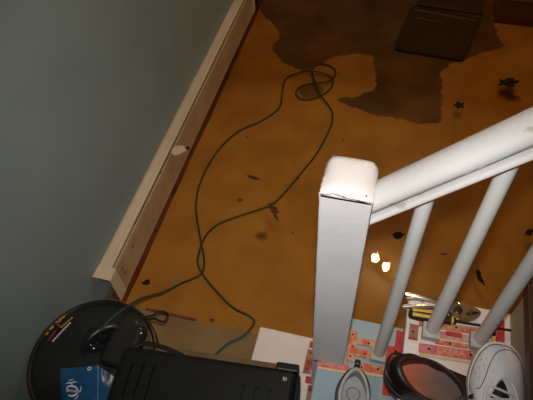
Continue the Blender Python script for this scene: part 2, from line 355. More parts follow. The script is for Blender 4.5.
for y0, y1 in ((HY0, HY0 + 0.05), (HY1 - 0.045, HY1)):
    bm = bmesh.new(); pr = [(XL, HZ1 + 0.002), (HX - 0.002, HZ1 + 0.002), (HX + 0.002, HZ1 - 0.004), (HX + 0.002, HZ0), (HX - 0.002, HZ0), (HX - 0.002, HZ1 - 0.004), (XL, HZ1 - 0.003)]   # folded sheet, open at the end
    A = ring(bm, [(x, y0, z) for x, z in pr]); B = ring(bm, [(x, y1, z) for x, z in pr]); bridge(bm, A, B); bm.faces.new(A); bm.faces.new(B)
    obj('end_cap', hloc(bm), M['almond'], h)
p = Vector((HX + 0.014, on(181, 153, 0.19).y, HZ1 - 0.004))
bm = bmesh.new()
prism(bm, catmull([(-0.014, -0.022, 0), (0.012, -0.030, 0), (0.040, -0.004, 0), (0.044, 0.016, 0), (0.022, 0.022, 0), (-0.010, 0.012, 0)], 4, True), 0.004, 0.012, Matrix.Translation(p), 0.002)
kn = obj('damper_lever', hloc(bm), M['almond'], h); kn['label'] = 'pale lever with a black tip sticking out'
bm = bmesh.new(); tube(bm, [p + Vector((0.036, 0.012, 0.008)), p + Vector((0.052, 0.022, 0.006))], 0.007, 8); obj('lever_tip', hloc(bm), M['slotblack'], kn)
for i in range(3):
    bm = bmesh.new(); lathe(bm, [(0.0035, 0), (0.0035, 0.002), (0.002, 0.003)], 8, Matrix.Translation((HX - 0.0005, HY0 + [0.08, 0.75, 1.5][i], HZ1 - 0.05)) @ Matrix.Rotation(math.pi / 2, 4, 'Y')); obj('screw', hloc(bm), M['nail'], h)
# dark pipe coming off the far end
bm = bmesh.new(); tube(bm, catmull([(XL + 0.03, 2.655, 0.17), (XL + 0.03, 2.72, 0.17), (XL + 0.035, 2.76, 0.14), (XL + 0.035, 2.77, 0.0)], 5), 0.018, 10)
tag(obj('heating_pipe', bm, M['black']), 'dark pipe bending down to the floor at the far end of the heater', 'pipe')

# ------------------------------------------------------------------ staircase
Z1, Z2, Z3, Z4 = 0.25, 0.45, 0.65, 0.85
YE = 0.672
st = thing('staircase', 'painted wooden stairs with white, pale blue and dark brown treads', 'stairs', (-0.277, YE, ZL))
def sloc(bm):
    for v in bm.verts: v.co -= Vector((-0.277, YE, ZL))
    return bm
xs = [-0.277, -0.067, 0.128, 0.337]
while len(xs) < 9: xs.append(xs[-1] + 0.21)
zs = [Z1 + 0.2 * i for i in range(9)]
tm = [M['tread_white'], M['tread_blue'], M['tread_white']] + [M['wood_dark']] * 6
for i in range(9):
    x1 = (xs[i + 1] + 0.028) if i < 8 else xs[i] + 0.24
    t = obj('tread', sloc(bx(xs[i], x1, YN + 0.003, YE, zs[i] - 0.032, zs[i], 0.004)), tm[i], st)
    if i < 4: t['label'] = ['pinkish white tread', 'pale blue tread', 'white tread', 'dark brown tread'][i]
    zb = zs[i - 1] if i else ZL
    obj('riser', sloc(bx(xs[i] + (0.028 if i > 2 else 0.016), xs[i] + (0.046 if i > 2 else 0.034), YN + 0.003, YE - 0.004, zb, zs[i] - 0.032)), M['riser_beige'], st)
bm = bmesh.new()
poly = [(-0.24, ZL)]
for i in range(9): poly += [(xs[i] + 0.034, zs[i] - 0.032), ((xs[i + 1] + 0.034) if i < 8 else xs[i] + 0.24, zs[i] - 0.032)]
poly += [(xs[8] + 0.24, zs[8] - 0.3), (0.25, ZL - 0.06), (-0.24, ZL - 0.06)]
for k in range(1): 
    A = ring(bm, [(x, YE - 0.012, z) for x, z in poly]); B = ring(bm, [(x, YE - 0.045, z) for x, z in poly]); bridge(bm, A, B); bm.faces.new(A); bm.faces.new(B)
obj('stringer', sloc(bm), M['riser_beige'], st)
ORG = Vector((-0.277, YE, ZL))
def strip(p0, p1, z, m, width=0.023, th=0.005, nails=1, text=None, bare=False):
    a = on(*p0, z + th); b = on(*p1, z + th); d = b - a; L_ = d.length; ang = math.atan2(d.y, d.x)
    T = Matrix.Translation((a + b) / 2 - Vector((0, 0, th)) - ORG) @ Matrix.Rotation(ang, 4, 'Z')
    bm = bmesh.new(); box(bm, -L_ / 2, L_ / 2, -width / 2, width / 2, 0, th, 0.0008, 1, T)
    s = obj('tack_strip', bm, m, st)
    if bare:
        bm = bmesh.new(); box(bm, -L_ / 2 + 0.002, L_ / 2 - 0.001, -width / 2 - 0.0075, -width / 2 - 0.0002, 0, th * 0.8, 0.0005, 1, T); obj('bare_wood_edge', bm, M['strip_wood'], s)
    for k in range(nails):
        x = -L_ / 2 + L_ * (k + 0.5) / nails + 0.01 * (random.random() - 0.5)
        bm = bmesh.new(); lathe(bm, [(0.0028, 0), (0.0028, 0.0015), (0.0012, 0.002)], 8, T @ Matrix.Translation((x, 0.004 * (random.random() - 0.5), th))); obj('nail', bm, M['nail'], s)
    if text:
        text_mesh(text[0], text[1], T @ Matrix.Translation((text[2], 0, th + 0.0003)), M['print_pale'], 'lettering', s)
    return s
# first (white) tread
strip((309.5, 344), (316, 345), Z1, M['strip_red'], 0.020, nails=0)
strip((311.5, 350), (306.5, 373), Z1, M['strip_worn'], 0.023, nails=3)
strip((305.5, 379), (316, 381), Z1, M['strip_red'], 0.020, nails=0)
strip((311, 385), (307, 412), Z1, M['strip_worn'], 0.017, nails=2)
# second (blue) tread
strip((317.5, 361.5), (348.5, 367), Z2, M['strip_pink'], 0.022, nails=0, text=('CARPET', 0.018, 0.0), bare=True)
strip((356, 365.5), (386, 371), Z2, M['strip_orange'], 0.022, nails=2, bare=True)
strip((353.7, 331), (350, 361), Z2, M['strip_orange'], 0.021, nails=3)
strip((357.5, 340.5), (377, 344.5), Z2, M['strip_orange'], 0.020, nails=1)
strip((355, 351.5), (372, 355), Z2, M['strip_orange'], 0.022, nails=1)
strip((401, 331), (397.5, 356), Z2, M['strip_red'], 0.021, nails=0)
strip((390.5, 346), (386.5, 395), Z2, M['strip_red'], 0.021, nails=0)
strip((396, 350), (393, 372), Z2, M['strip_orange'], 0.008, nails=0)
# third (white) tread
strip((419, 347.3), (484, 357), Z3, M['strip_pink'], 0.022, nails=0, text=('EXTRA W', 0.020, 0.012), bare=True)
for q in ((429, 349), (470.5, 355)):
    bm = bmesh.new(); lathe(bm, [(0.0032, 0), (0.0032, 0.0018), (0.0012, 0.0024)], 8, Matrix.Translation(on(*q, Z3 + 0.006) - ORG)); obj('nail', bm, M['nail'], st)
strip((435, 341), (468, 346), Z3, M['strip_orange'], 0.011, nails=1)
strip((434, 333.5), (472, 339.5), Z3, M['residue'], 0.018, 0.0025, nails=0)
strip((446, 333), (462, 335.5), Z3, M['strip_red'], 0.012, 0.004, nails=0)
strip((419, 322.5), (497, 333.5), Z3, M['strip_orange'], 0.016, nails=3)
strip((414.5, 324.5), (413, 339), Z3, M['strip_worn'], 0.020, nails=1)
strip((500.5, 320), (500.5, 350), Z3, M['strip_red'], 0.018, nails=0)
strip((494, 330), (493, 352), Z3, M['strip_orange'], 0.010, nails=0)

# ------------------------------------------------------------------ railing
NX0, NX1, NY0, NY1, NT = -0.0845, 0.0025, 0.527, 0.615, 1.181
rl = thing('stair_railing', 'chipped white newel post with sloping handrail and round balusters', 'railing', (-0.04, 0.571, Z1))
RO = Vector((-0.04, 0.571, Z1))
def rloc(bm):
    for v in bm.verts: v.co -= RO
    return bm
bm = bmesh.new()
box(bm, NX0, NX1, NY0, NY1, Z1 + 0.001, NT - 0.010, 0.0035, 2)
for v in bm.verts:                                    # the post leans and tapers a touch towards its foot
    k = (NT - v.co.z) / 0.8
    v.co.x += -(v.co.x - (NX0 + NX1) / 2) * 0.04 * k
    if v.co.z > 1.1 and v.co.y > 0.58: v.co.y -= 0.004; v.co.x += (0.004 if v.co.x < -0.04 else -0.004); v.co.z -= 0.003
post = obj('newel_post', rloc(bm), M['white_post'], rl)
bm = bmesh.new()                                      # pillow-shaped top
n = 10
def sq(a, b, k=0.22): return a * (1 - k * max(0, abs(b) - 0.55) ** 2 / 0.45)
grid = [[bm.verts.new(((NX0 + NX1) / 2 + (NX1 - NX0) / 2 * sq(2 * i / n - 1, (2 * j / n - 1) if j > n / 2 else 0), (NY0 + NY1) / 2 + (NY1 - NY0) / 2 * sq(2 * j / n - 1, (2 * i / n - 1) if j > n / 2 else 0, 0.3),
         NT - 0.010 + 0.013 * max(0.0, 1 - max(abs(2 * i / n - 1), (2 * j / n - 1) if j > n / 2 else (1 - 2 * j / n)) ** 3) ** 0.7 * (1 - 0.3 * (abs(2 * i / n - 1) ** 2)) - (0.003 * (j == n) + 0.003 * (i in (0, n)) * (j > 4)))) for i in range(n + 1)] for j in range(n + 1)]
for j in range(n):
    for i in range(n): bm.faces.new((grid[j][i], grid[j][i + 1], grid[j + 1][i + 1], grid[j + 1][i]))
edge = [grid[0][i] for i in range(n + 1)] + [grid[j][n] for j in range(1, n + 1)] + [grid[n][i] for i in range(n - 1, -1, -1)] + [grid[j][0] for j in range(n - 1, 0, -1)]
low = ring(bm, [(v.co.x, v.co.y, NT - 0.018) for v in edge]); bridge(bm, edge, low)
cap = obj('post_top', rloc(bm), M['white_cap'], rl, True)
def crackline(pts, wv, off, name='paint_crack'):
    bm = bmesh.new(); P2 = []
    for a, b in zip(pts, pts[1:]):
        a, b = Vector(a), Vector(b)
        for k in range(8): P2.append(a.lerp(b, k / 8) + Vector((random.uniform(-1, 1), 0, random.uniform(-1, 1))) * wv * 0.7)
    P2.append(Vector(pts[-1]))
    tube(bm, P2, wv, 5, rfun=lambda t: wv * random.uniform(0.35, 1.3))
    return obj(name, rloc(bm), M['crack'], post)
zt = NT - 0.010
crackline([(NX0 + 0.001, NY0 - 0.0002, zt - 0.001), (NX0 + 0.012, NY0 - 0.0004, zt), (NX0 + 0.022, NY0 + 0.001, zt + 0.004), (NX0 + 0.05, NY0 - 0.0002, zt - 0.001), (NX0 + 0.075, NY0 - 0.0004, zt - 0.002), (NX1 - 0.002, NY0, zt - 0.006)], 0.0011, 0)
crackline([(NX0 + 0.0003, NY0 + 0.001, zt), (NX0 + 0.0005, NY0 + 0.001, zt - 0.10), (NX0 + 0.0010, NY0 + 0.001, zt - 0.25), (NX0 + 0.0013, NY0 + 0.001, zt - 0.45)], 0.0008, 0)
crackline([(NX1 - 0.0003, NY0 + 0.001, zt - 0.004), (NX1 - 0.0005, NY0 + 0.001, zt - 0.05), (NX1 - 0.0009, NY0 + 0.001, zt - 0.2), (NX1 - 0.0014, NY0 + 0.001, zt - 0.5)], 0.0008, 0)
crackline([(NX0 + 0.0005, NY0 + 0.002, zt + 0.001), (NX0 + 0.001, NY0 + 0.05, zt + 0.001), (NX0 + 0.004, NY1 - 0.003, zt + 0.001), (NX0 + 0.012, NY1 - 0.001, zt + 0.001)], 0.0009, 0)
for dx, dy in ((0.075, 0.006), (0.046, 0.038)):
    bm = bmesh.new(); lathe(bm, [(0.0016, 0), (0.0014, 0.001)], 7, Matrix.Translation((NX0 + dx, NY0 + dy, NT - 0.0045 + (0.004 if dy > 0.02 else 0)))); obj('dark_pit', rloc(bm), M['crack'], cap)
bm = bmesh.new(); box(bm, NX0 + 0.006, NX0 + 0.030, NY0 - 0.002, NY0 + 0.004, Z2 + 0.0005, Z2 + 0.005, 0.001, 1); obj('foot_gap', rloc(bm), M['slot_dark'], post)
# handrail: profile in (y, vertical) swept along the slope
SL = 1.095; YC = 0.571
def railz(x): return 1.083 + SL * (x - 0.005)
prof = [(-0.022, 0.000), (-0.0275, 0.0005), (-0.0290, 0.003), (-0.0285, 0.007), (-0.0230, 0.010), (-0.0225, 0.012), (-0.0230, 0.027), (-0.026, 0.031), (-0.0295, 0.036), (-0.0305, 0.046), (-0.0275, 0.058), (-0.018, 0.068), (0, 0.0725)]
prof = prof + [(-y, z) for y, z in reversed(prof[:-1])]
bm = bmesh.new(); X1 = 1.55
A = ring(bm, [(NX1 - 0.004, YC + y, railz(NX1) + z) for y, z in prof]); B = ring(bm, [(X1, YC + y, railz(X1) + z) for y, z in prof])
bridge(bm, A, B); bm.faces.new(A); bm.faces.new(B)
hr = obj('handrail', rloc(bm), M['white'], rl)
for p in hr.data.polygons: p.use_smooth = len(p.vertices) == 4
try: hr.data.set_sharp_from_angle(angle=math.radians(38))
except Exception: pass
# old green paint showing through worn spots on the near flank of the rail
def flank(x, v): return Vector((x, YC - 0.0302, railz(x) + v))
for x0, ln, v, tk in ((0.148, 0.022, 0.046, 0.0026), (0.136, 0.010, 0.044, 0.0014), (0.122, 0.010, 0.043, 0.0009)):
    bm = bmesh.new(); k = 10; up = []; lo_ = []
    for i in range(k + 1):
        t = i / k; wv = tk * math.sin(math.pi * t) ** 0.6 * random.uniform(0.6, 1.3) + 0.0003
        c = flank(x0 + ln * t, v + 0.003 * (t - 0.5)); up.append(c + Vector((0, -0.0002, wv))); lo_.append(c + Vector((0, -0.0002, -wv)))
    a, b = ring(bm, up), ring(bm, lo_); bridge(bm, a, b, False)
    a2, b2 = ring(bm, [q + Vector((0, 0.001, 0)) for q in up]), ring(bm, [q + Vector((0, 0.001, 0)) for q in lo_]); bridge(bm, a2, b2, False); bridge(bm, a, a2, False); bridge(bm, b, b2, False)
    g = obj('green_paint_spot', rloc(bm), M['green_chip'], hr)
# balusters
bxs = [(0.086, Z2), (0.184, Z3), (0.290, Z3), (0.395, Z4), (0.500, Z4), (0.600, Z4 + .2), (0.70, Z4 + .2), (0.81, Z4 + .4), (0.92, Z4 + .4), (1.02, Z4 + .6)]
for x, z in bxs:
    bm = bmesh.new(); lathe(bm, [(0.0148, z + 0.012), (0.0150, z + 0.1), (0.0138, z + 0.5), (0.0135, railz(x) + 0.004)], 20, Matrix.Translation((x, 0.577, 0)))
    b = obj('baluster', rloc(bm), M['white_bal'], rl, True)
    bm = bmesh.new(); box(bm, x - 0.0195, x + 0.0195, 0.577 - 0.0195, 0.577 + 0.0195, z + 0.0005, z + 0.022, 0.002, 2); obj('foot_block', rloc(bm), M['grey_paint'], b)
    bm = bmesh.new(); lathe(bm, [(0.0178, z + 0.0215), (0.0168, z + 0.025), (0.0150, z + 0.028)], 16, Matrix.Translation((x, 0.577, 0))); obj('paint_collar', rloc(bm), M['white_bal'], b)

# ------------------------------------------------------------------ extension cord on the floor
HD = [(101, 331), (108, 322), (120, 312), (135, 302), (148, 296.5), (164, 292), (180, 284), (192, 279), (202, 273), (204, 259), (200, 237), (196, 209), (199, 187), (208, 166), (221, 147), (239, 131), (261, 121), (279, 108), (282, 94),
      (284, 82), (289.5, 76), (302, 72), (312, 71.3), (322.5, 73), (331, 77), (333, 83), (329, 90), (320.5, 96), (310, 99.5), (301, 99), (296, 94), (298, 88.5), (304, 85), (314, 83), (325, 82), (333, 78), (335.5, 72), (332, 67),
      (322.5, 64), (315, 66), (312, 71), (314, 79), (317, 88.5), (322.5, 98), (329, 106), (332.5, 114), (330, 128), (317, 153), (302, 172), (286, 191), (274, 203), (261, 209), (239, 216), (217, 225), (205, 237), (199, 253), (198, 264),
      (203, 275), (216, 291), (232.5, 307.5), (247.5, 315), (254, 320.6), (251, 328), (242, 337), (229, 343), (220.5, 350), (214, 357)]
ZV = 0.35                                     # rim height of the vacuum drum
path = []
for i, (x, y) in enumerate(HD):
    if i == 0: z = ZV + 0.075
    elif i == 1: z = ZV + 0.07
    elif i == 2: z = ZV + 0.05
    elif i == 3: z = ZV - 0.02
    elif i == 4: z = 0.24
    elif i == 5: z = 0.13
    elif i == 6: z = 0.045
    elif i >= 59: z = [0.03, 0.055, ZL + 0.008, ZL + 0.006, ZL + 0.006, ZL + 0.006, ZL + 0.006, ZL + 0.006][i - 59]
    else: z = 0.006
    if i in (21, 22, 23, 34, 35, 40, 41, 42, 43, 55, 56): z = 0.016
    path.append(on(x, y, z))
bm = bmesh.new(); tube(bm, catmull(path, 6), 0.0045, 8)
tag(obj('extension_cord', bm, M['cord'], None, True), 'dark green extension cord looping across the flooded floor', 'cord')

# ------------------------------------------------------------------ leaves and debris
def leaf(px, py, size, kind, m, label, rz=0.0, z=WZ + 0.001, flat=0.12, grp=None, name='leaf'):
    c = on(px, py, z); bm = bmesh.new()
    if kind == 'oak':
        n = 36; pts = []
        for i in range(n):
            a = 2 * math.pi * i / n; r = (0.80 + 0.17 * math.cos(5 * a + 0.5) + 0.09 * math.sin(9 * a)) * (1.0 + 0.15 * math.sin(2 * a + px))
            pts.append((r * math.cos(a), 0.55 * r * math.sin(a)))
    elif kind == 'star':
        n = 30; pts = [((0.78 + 0.22 * math.cos(5 * 2 * math.pi * i / n)) * math.cos(2 * math.pi * i / n), (0.74 + 0.22 * math.cos(5 * 2 * math.pi * i / n)) * math.sin(2 * math.pi * i / n)) for i in range(n)]
    elif kind == 'long':
        n = 24; pts = [(math.cos(2 * math.pi * i / n), (0.26 + 0.10 * math.sin(3 * 2 * math.pi * i / n + 1) + 0.08 * math.cos(5 * 2 * math.pi * i / n)) * math.sin(2 * math.pi * i / n)) for i in range(n)]
    else:
        n = 28; pts = []
        for i in range(n):
            a = 2 * math.pi * i / n; r = 0.75 + 0.28 * noise.noise(Vector((math.cos(a) * 1.6 + px, math.sin(a) * 1.6 + py, 0))) + (0.10 * math.sin(7 * a) if kind != 'blob' else 0.0)
            pts.append((r * math.cos(a), 0.75 * r * math.sin(a)))
    def zz(x, y): return flat * size * 0.5 * (abs(noise.noise(Vector((x * 2 + px, y * 2 + py, 3)))) * 1.3 + 0.5 * x * x)
    T = Matrix.Rotation(rz, 4, 'Z')
    rings = []
    for s in (1.0, 0.66, 0.33):
        rings.append((s, [Vector((p[0] * s, p[1] * s, 0)) for p in pts]))
    for dz, sgn in ((0.0012, 1), (0.0, -1)):
        R_ = [ring(bm, [T @ Vector((p.x * size / 2, p.y * size / 2, zz(p.x, p.y) + dz)) for p in r]) for s, r in rings]
        bridge(bm, R_[0], R_[1]); bridge(bm, R_[1], R_[2]); bm.faces.new(R_[2])
        if sgn == 1: outer = R_[0]
        else: bridge(bm, outer, R_[0])
    o = obj(name, bm, m); o.location = c
    bm = bmesh.new(); tube(bm, [T @ Vector((-size * 0.1, 0, 0.0025 + zz(-.2, 0))), T @ Vector((-size * 0.52, size * 0.04, 0.0015 + zz(-1, 0))), T @ Vector((-size * 0.60, size * 0.07, 0.0015))], 0.0009, 5)
    if kind != 'blob': obj('stem', bm, m, o)
    else: bm.free()
    tag(o, label, 'leaf', grp); return o
leaf(508, 83, 0.128, 'oak', M['leaf_black'], 'large dark lobed leaf floating near the top right, above the handrail', 0.3, flat=0.15)
leaf(459, 105.5, 0.058, 'star', M['leaf_black'], 'dark star-shaped leaf at the edge of the dark floor stain', 0.7)
leaf(254, 178, 0.060, 'long', M['leaf_red'], 'small narrow red-brown leaf floating between the two cord strands', -0.15)
leaf(273, 209, 0.072, 'oak', M['leaf_red'], 'red-brown leaf lying against the green cord', -0.5, flat=0.3)
leaf(276, 217, 0.046, 'long', M['leaf_red'], 'small red-brown leaf tip just below the leaf on the cord', -0.9)
leaf(398, 235.5, 0.060, 'ragged', M['leaf_black'], 'small dark ragged leaf floating beyond the first baluster', 0.2, flat=0.3)
leaf(480, 278, 0.068, 'long', M['leaf_black'], 'dark elongated curled leaf between the second and third balusters', -1.15, flat=0.3)
leaf(529, 232.5, 0.045, 'ragged', M['leaf_black'], 'dark leaf at the right edge beside the third baluster', 0.9, flat=0.2)
leaf(146.5, 282.5, 0.038, 'ragged', M['leaf_black'], 'tiny dark leaf scrap beside the near end of the heater', 0.4, flat=0.3)
leaf(298, 178.5, 0.014, 'ragged', M['leaf_black'], 'tiny dark speck beside the cord left of the post top', 0.4)
leaf(343, 140, 0.016, 'long', M['leaf_black'], 'tiny dark sliver floating just above the post top', -1.2)
leaf(247, 137, 0.012, 'ragged', M['leaf_black'], 'tiny dark speck below the upper left run of cord', 0.1)
leaf(293, 233, 0.010, 'ragged', M['leaf_red'], 'tiny reddish speck right of the leaf on the cord', 0.1)
leaf(444, 254, 0.030, 'long', M['leaf_red'], 'thin reddish sliver floating between the first two balusters', 0.3)
leaf(212, 320, 0.022, 'ragged', M['leaf_red'], 'reddish crumb of leaf on the tan landing', 0.3, z=ZL + 0.001)
for px, py, s, lb in ((510, 97.5, 0.14, 'dim brown painted shadow on the floor below the large lobed leaf'), (262, 236, 0.09, 'dim brown painted shadow below the leaf on the cord'), (240, 200, 0.05, 'faint brown painted shadow left of the leaf on the cord')):  # shadows of the floating leaves, painted as faded brown patches on the floor
    o = leaf(px, py, s, 'blob', M['leaf_shadow'], lb, 0.2, z=0.0015, flat=0.0, name='leaf_shadow_patch'); o['category'] = 'shadow'

# ------------------------------------------------------------------ dark tray, cabinet, lamp at the far end
c4 = [on(393, 48, 0.02), on(465, 60, 0.02), on(482, 18, 0.02), on(411, 5, 0.02)]
ctr = sum(c4, Vector()) / 4
tr_ = thing('plastic_tray', 'dark brown plastic tray lying in the water before the wooden cabinet', 'tray', (ctr.x, ctr.y, 0.0), 0)
def quadring(s, z, r=0.03, n=5, shift=0.0):
    out = []
    for i in range(4):
        p, a, b = c4[i], c4[i - 1], c4[(i + 1) % 4]
        p0 = p + (a - p).normalized() * r; p1 = p + (b - p).normalized() * r
        for k in range(n):
            t = k / (n - 1); out.append(p0 * (1 - t) ** 2 + p * 2 * t * (1 - t) + p1 * t * t)
    return [Vector(((q.x - ctr.x) * s, (q.y - ctr.y) * s, z)) for q in out]
bm = bmesh.new()
rs = [ring(bm, quadring(s, z)) for s, z in ((0.97, 0.002), (0.995, 0.016), (1.0, 0.020), (0.975, 0.020), (0.955, 0.014), (0.93, 0.014))]
for a, b in zip(rs, rs[1:]): bridge(bm, a, b)
bm.faces.new(rs[0]); bm.faces.new(rs[-1])
obj('tray_body', bm, M['tray'], tr_)
def lift(p, z): return Vector((p.x - ctr.x, p.y - ctr.y, z))
bm = bmesh.new(); a = c4[3].lerp(c4[0], 0.10); b = c4[2].lerp(c4[1], 0.10)
tube(bm, [lift(a.lerp(b, t), 0.020) for t in (0.05, 0.3, 0.6, 0.95)], 0.005, 8); obj('ridge', bm, M['ridge_highlight'], tr_)
bm = bmesh.new(); a = c4[3].lerp(c4[0], 0.26); b = c4[2].lerp(c4[1], 0.26)
tube(bm, [lift(a.lerp(b, t), 0.016) for t in (0.12, 0.3, 0.5)], 0.0035, 8); obj('ridge', bm, M['ridge_highlight'], tr_)
# second dark sheet pushed behind the tray
bm = bmesh.new(); box(bm, -0.19, 0.19, -0.10, 0.10, 0.0, 0.02, 0.008, 2)
o = obj('plastic_board', bm, M['tray']); o.location = (ctr.x + 0.06, ctr.y + 0.335, 0.003); o.rotation_euler = (0, 0, -0.09)
tag(o, 'dark plastic board lying behind the tray at the top edge', 'board')
cb = thing('cabinet', 'red-brown wooden cabinet standing in the water at the far end', 'cabinet', (0.487, 2.835, 0.0), -0.03)
obj('body', bx(0, 0.9, 0.02, 0.37, 0.14, 1.1), M['wood_far'], cb)
obj('plinth', bx(0.0, 0.9, 0.012, 0.37, 0.0, 0.14), mat('wet_red_brown_wood', (0.10, 0.034, 0.012), (0.14, 0.05, 0.018), 6.0, 0.35, stretch=(12, 12, 1.2)), cb)
for i in range(2):
    d = obj('door', bx(0.01 + 0.445 * i, 0.445 + 0.445 * i, 0.0, 0.02, 0.15, 1.08, 0.003), M['wood_far'], cb)
    bm = bmesh.new(); lathe(bm, [(0.008, 0), (0.008, 0.012), (0.016, 0.02), (0.014, 0.028)], 12, Matrix.Translation((0.40 + 0.09 * i, 0.0, 0.75)) @ Matrix.Rotation(math.pi / 2, 4, 'X')); obj('knob', bm, M['brass'], d)
obj('top', bx(-0.015, 0.915, -0.015, 0.37, 1.1, 1.13, 0.004), M['wood_far'], cb)

# ceiling lamp: brass plate with two bare bulbs (seen mirrored in the water)
HLZ = 2.29
def mirror(px, py, z):                        # where the mirrored ray from that pixel reaches height z
    p = on(px, py, WZ); k = (z - WZ) / (HC - WZ); return Vector((p.x * (1 + k), p.y * (1 + k), z))
b1 = mirror(375.5, 258, HLZ); b2 = mirror(385.5, 266.5, HLZ); lc = (b1 + b2) / 2 + Vector((0.03, 0.06, 0))
lp = thing('ceiling_lamp', 'brass ceiling lamp with two bare lit bulbs', 'lamp', (lc.x, lc.y, ZC))
bm = bmesh.new(); lathe(bm, [(0.01, -0.03), (0.06, -0.028), (0.085, -0.012), (0.09, 0.0)], 28); obj('ceiling_plate', bm, M['brass'], lp)
for b in (b1, b2):
    r = b - Vector((lc.x, lc.y, ZC))
    bm = bmesh.new(); tube(bm, catmull([(r.x * 0.3, r.y * 0.3, -0.02), (r.x * 0.8, r.y * 0.8, -0.04), (r.x, r.y, -0.07)], 5), 0.007, 8); ar = obj('arm', bm, M['brass'], lp)
    bm = bmesh.new(); lathe(bm, [(0.012, -0.065), (0.018, -0.075), (0.019, -0.105), (0.015, -0.108)], 16, Matrix.Translation((r.x, r.y, 0))); obj('socket', bm, M['brass'], ar)
    bm = bmesh.new(); lathe(bm, [(0.013, -0.108), (0.015, -0.118), (0.026, -0.14), (0.031, -0.16), (0.028, -0.178), (0.017, -0.19), (0.004, -0.194)], 20, Matrix.Translation((r.x, r.y, 0))); obj('bulb', bm, M['bulb'], lp, True)
for k in range(4):
    a = 0.6 + k * 0.5; bm = bmesh.new()
    tube(bm, catmull([(0.05 * math.cos(a), 0.05 * math.sin(a), -0.02), (0.10 * math.cos(a), 0.10 * math.sin(a), -0.05), (0.115 * math.cos(a), 0.115 * math.sin(a), -0.03)], 5), 0.004, 6); obj('scroll', bm, M['brass'], lp)

# ------------------------------------------------------------------ wet vacuum drum in the corner
DV = HC - ZV; VC = Vector((-0.4766 * DV, 0.2803 * DV, 0)); VR = 0.1285 * DV
vac = thing('drum_vacuum', 'round black plastic drum vacuum standing between the wall and the stairs', 'vacuum', (VC.x, VC.y, ZL))
bm = bmesh.new(); zt_ = ZV - ZL
lathe(bm, [(VR * 0.82, 0.0), (VR * 0.88, 0.01), (VR * 0.96, zt_ - 0.05), (VR * 0.965, zt_ - 0.045)], 56); obj('drum', bm, M['black'], vac, True)
bm = bmesh.new(); lathe(bm, [(VR * 0.97, zt_ - 0.046), (VR, zt_ - 0.038), (VR, zt_ - 0.012), (VR * 0.985, zt_ - 0.002), (VR * 0.96, zt_), (VR * 0.93, zt_ - 0.006), (VR * 0.90, zt_ - 0.004), (VR * 0.80, zt_ + 0.012), (VR * 0.55, zt_ + 0.022), (0.01, zt_ + 0.026)], 64)
lid = obj('lid', bm, M['black'], vac, True)
hp = Vector((on(128, 338, ZV + 0.04) - Vector((VC.x, VC.y, 0))).to_2d().to_3d())
bm = bmesh.new(); box(bm, hp.x - 0.055, hp.x + 0.045, hp.y - 0.09, hp.y + 0.045, zt_ + 0.004, zt_ + 0.055, 0.018, 3); obj('motor_housing', bm, M['black'], vac)
for q in ((136.5, 322.5), (141, 333)):
    c = on(*q, ZV + 0.057) - Vector((VC.x, VC.y, ZL)); bm = bmesh.new(); lathe(bm, [(0.0045, -0.004), (0.0045, 0.0), (0.002, 0.0022)], 10, Matrix.Translation(c)); obj('screw', bm, M['screw'], vac, True)
for q0, q1 in (((90, 352), (80, 318)), ((70, 345), (60, 352))):
    pass
bm = bmesh.new()
hl = [on(84, 352, ZV + 0.03), on(88, 340, ZV + 0.06), on(100, 330, ZV + 0.065), on(113, 326, ZV + 0.06), on(122, 330, ZV + 0.04)]
tube(bm, catmull([p - Vector((VC.x, VC.y, ZL)) for p in hl], 5), 0.012, 10); obj('carry_handle', bm, M['black'], vac, True)
# printed marks on the lid
def lidz(p):                                  # height of the lid under a plan point
    r = (p.xy - VC.xy).length / VR; K = [(0.0, 0.026), (0.55, 0.022), (0.80, 0.012), (0.90, -0.004), (0.93, -0.006), (0.96, 0.0), (1.0, -0.01)]
    for (r0, h0), (r1, h1) in zip(K, K[1:]):
        if r <= r1: return ZV + h0 + (h1 - h0) * (r - r0) / (r1 - r0)
    return ZV
def onlid(px, py):
    p = on(px, py, ZV)
    for _ in range(4): p = on(px, py, lidz(p) + 0.0012)
    return p
def lidmark(p0, p1, wpx, m, n=1, name='printed_mark', gap=0.3):
    a = onlid(*p0); b = onlid(*p1)
    for k in range(n):
        s = a.lerp(b, k / n); e_ = a.lerp(b, (k + 1 - gap) / n); d = e_ - s; mid = (s + e_) / 2; mid.z = lidz(mid) + 0.0012; T = Matrix.Translation(mid - Vector((VC.x, VC.y, ZL))) @ Matrix.Rotation(math.atan2(d.y, d.x), 4, 'Z')
        bm = bmesh.new(); box(bm, -d.length / 2, d.length / 2, -wpx / 2, wpx / 2, -0.003, 0.0006, 0, 1, T); obj(name, bm, m, lid)
def lidring(p, r, m, squash=0.6, rot=0.8):
    c = onlid(*p) - Vector((VC.x, VC.y, ZL)); bm = bmesh.new()
    tube(bm, [c + Matrix.Rotation(rot, 3, 'Z') @ Vector((r * math.cos(t * math.pi / 8), r * squash * math.sin(t * math.pi / 8), 0)) for t in range(16)], 0.0022, 5, True); obj('printed_mark', bm, m, lid)
lidring((58.5, 320.5), 0.0075, M['ink_yellow']); lidmark((61, 318.2), (65, 316), 0.006, M['ink_yellow'], 1, gap=0)
lidmark((49.5, 329.5), (53.5, 326), 0.009, M['ink_yellow'], 1, gap=0.0); lidmark((46, 335), (48.5, 332), 0.005, M['ink_yellow'], 1, gap=0)
lidmark((61, 327.5), (73, 317), 0.0042, M['ink_yellow'], 5, gap=0.2)
lidmark((49, 339.5), (56, 330.5), 0.005, M['ink_red'], 4, gap=0.25); lidmark((58, 325), (61, 327), 0.006, M['ink_red'], 1, gap=0)
lidmark((52.5, 341.5), (71, 322), 0.0042, M['ink_white'], 9, gap=0.22)
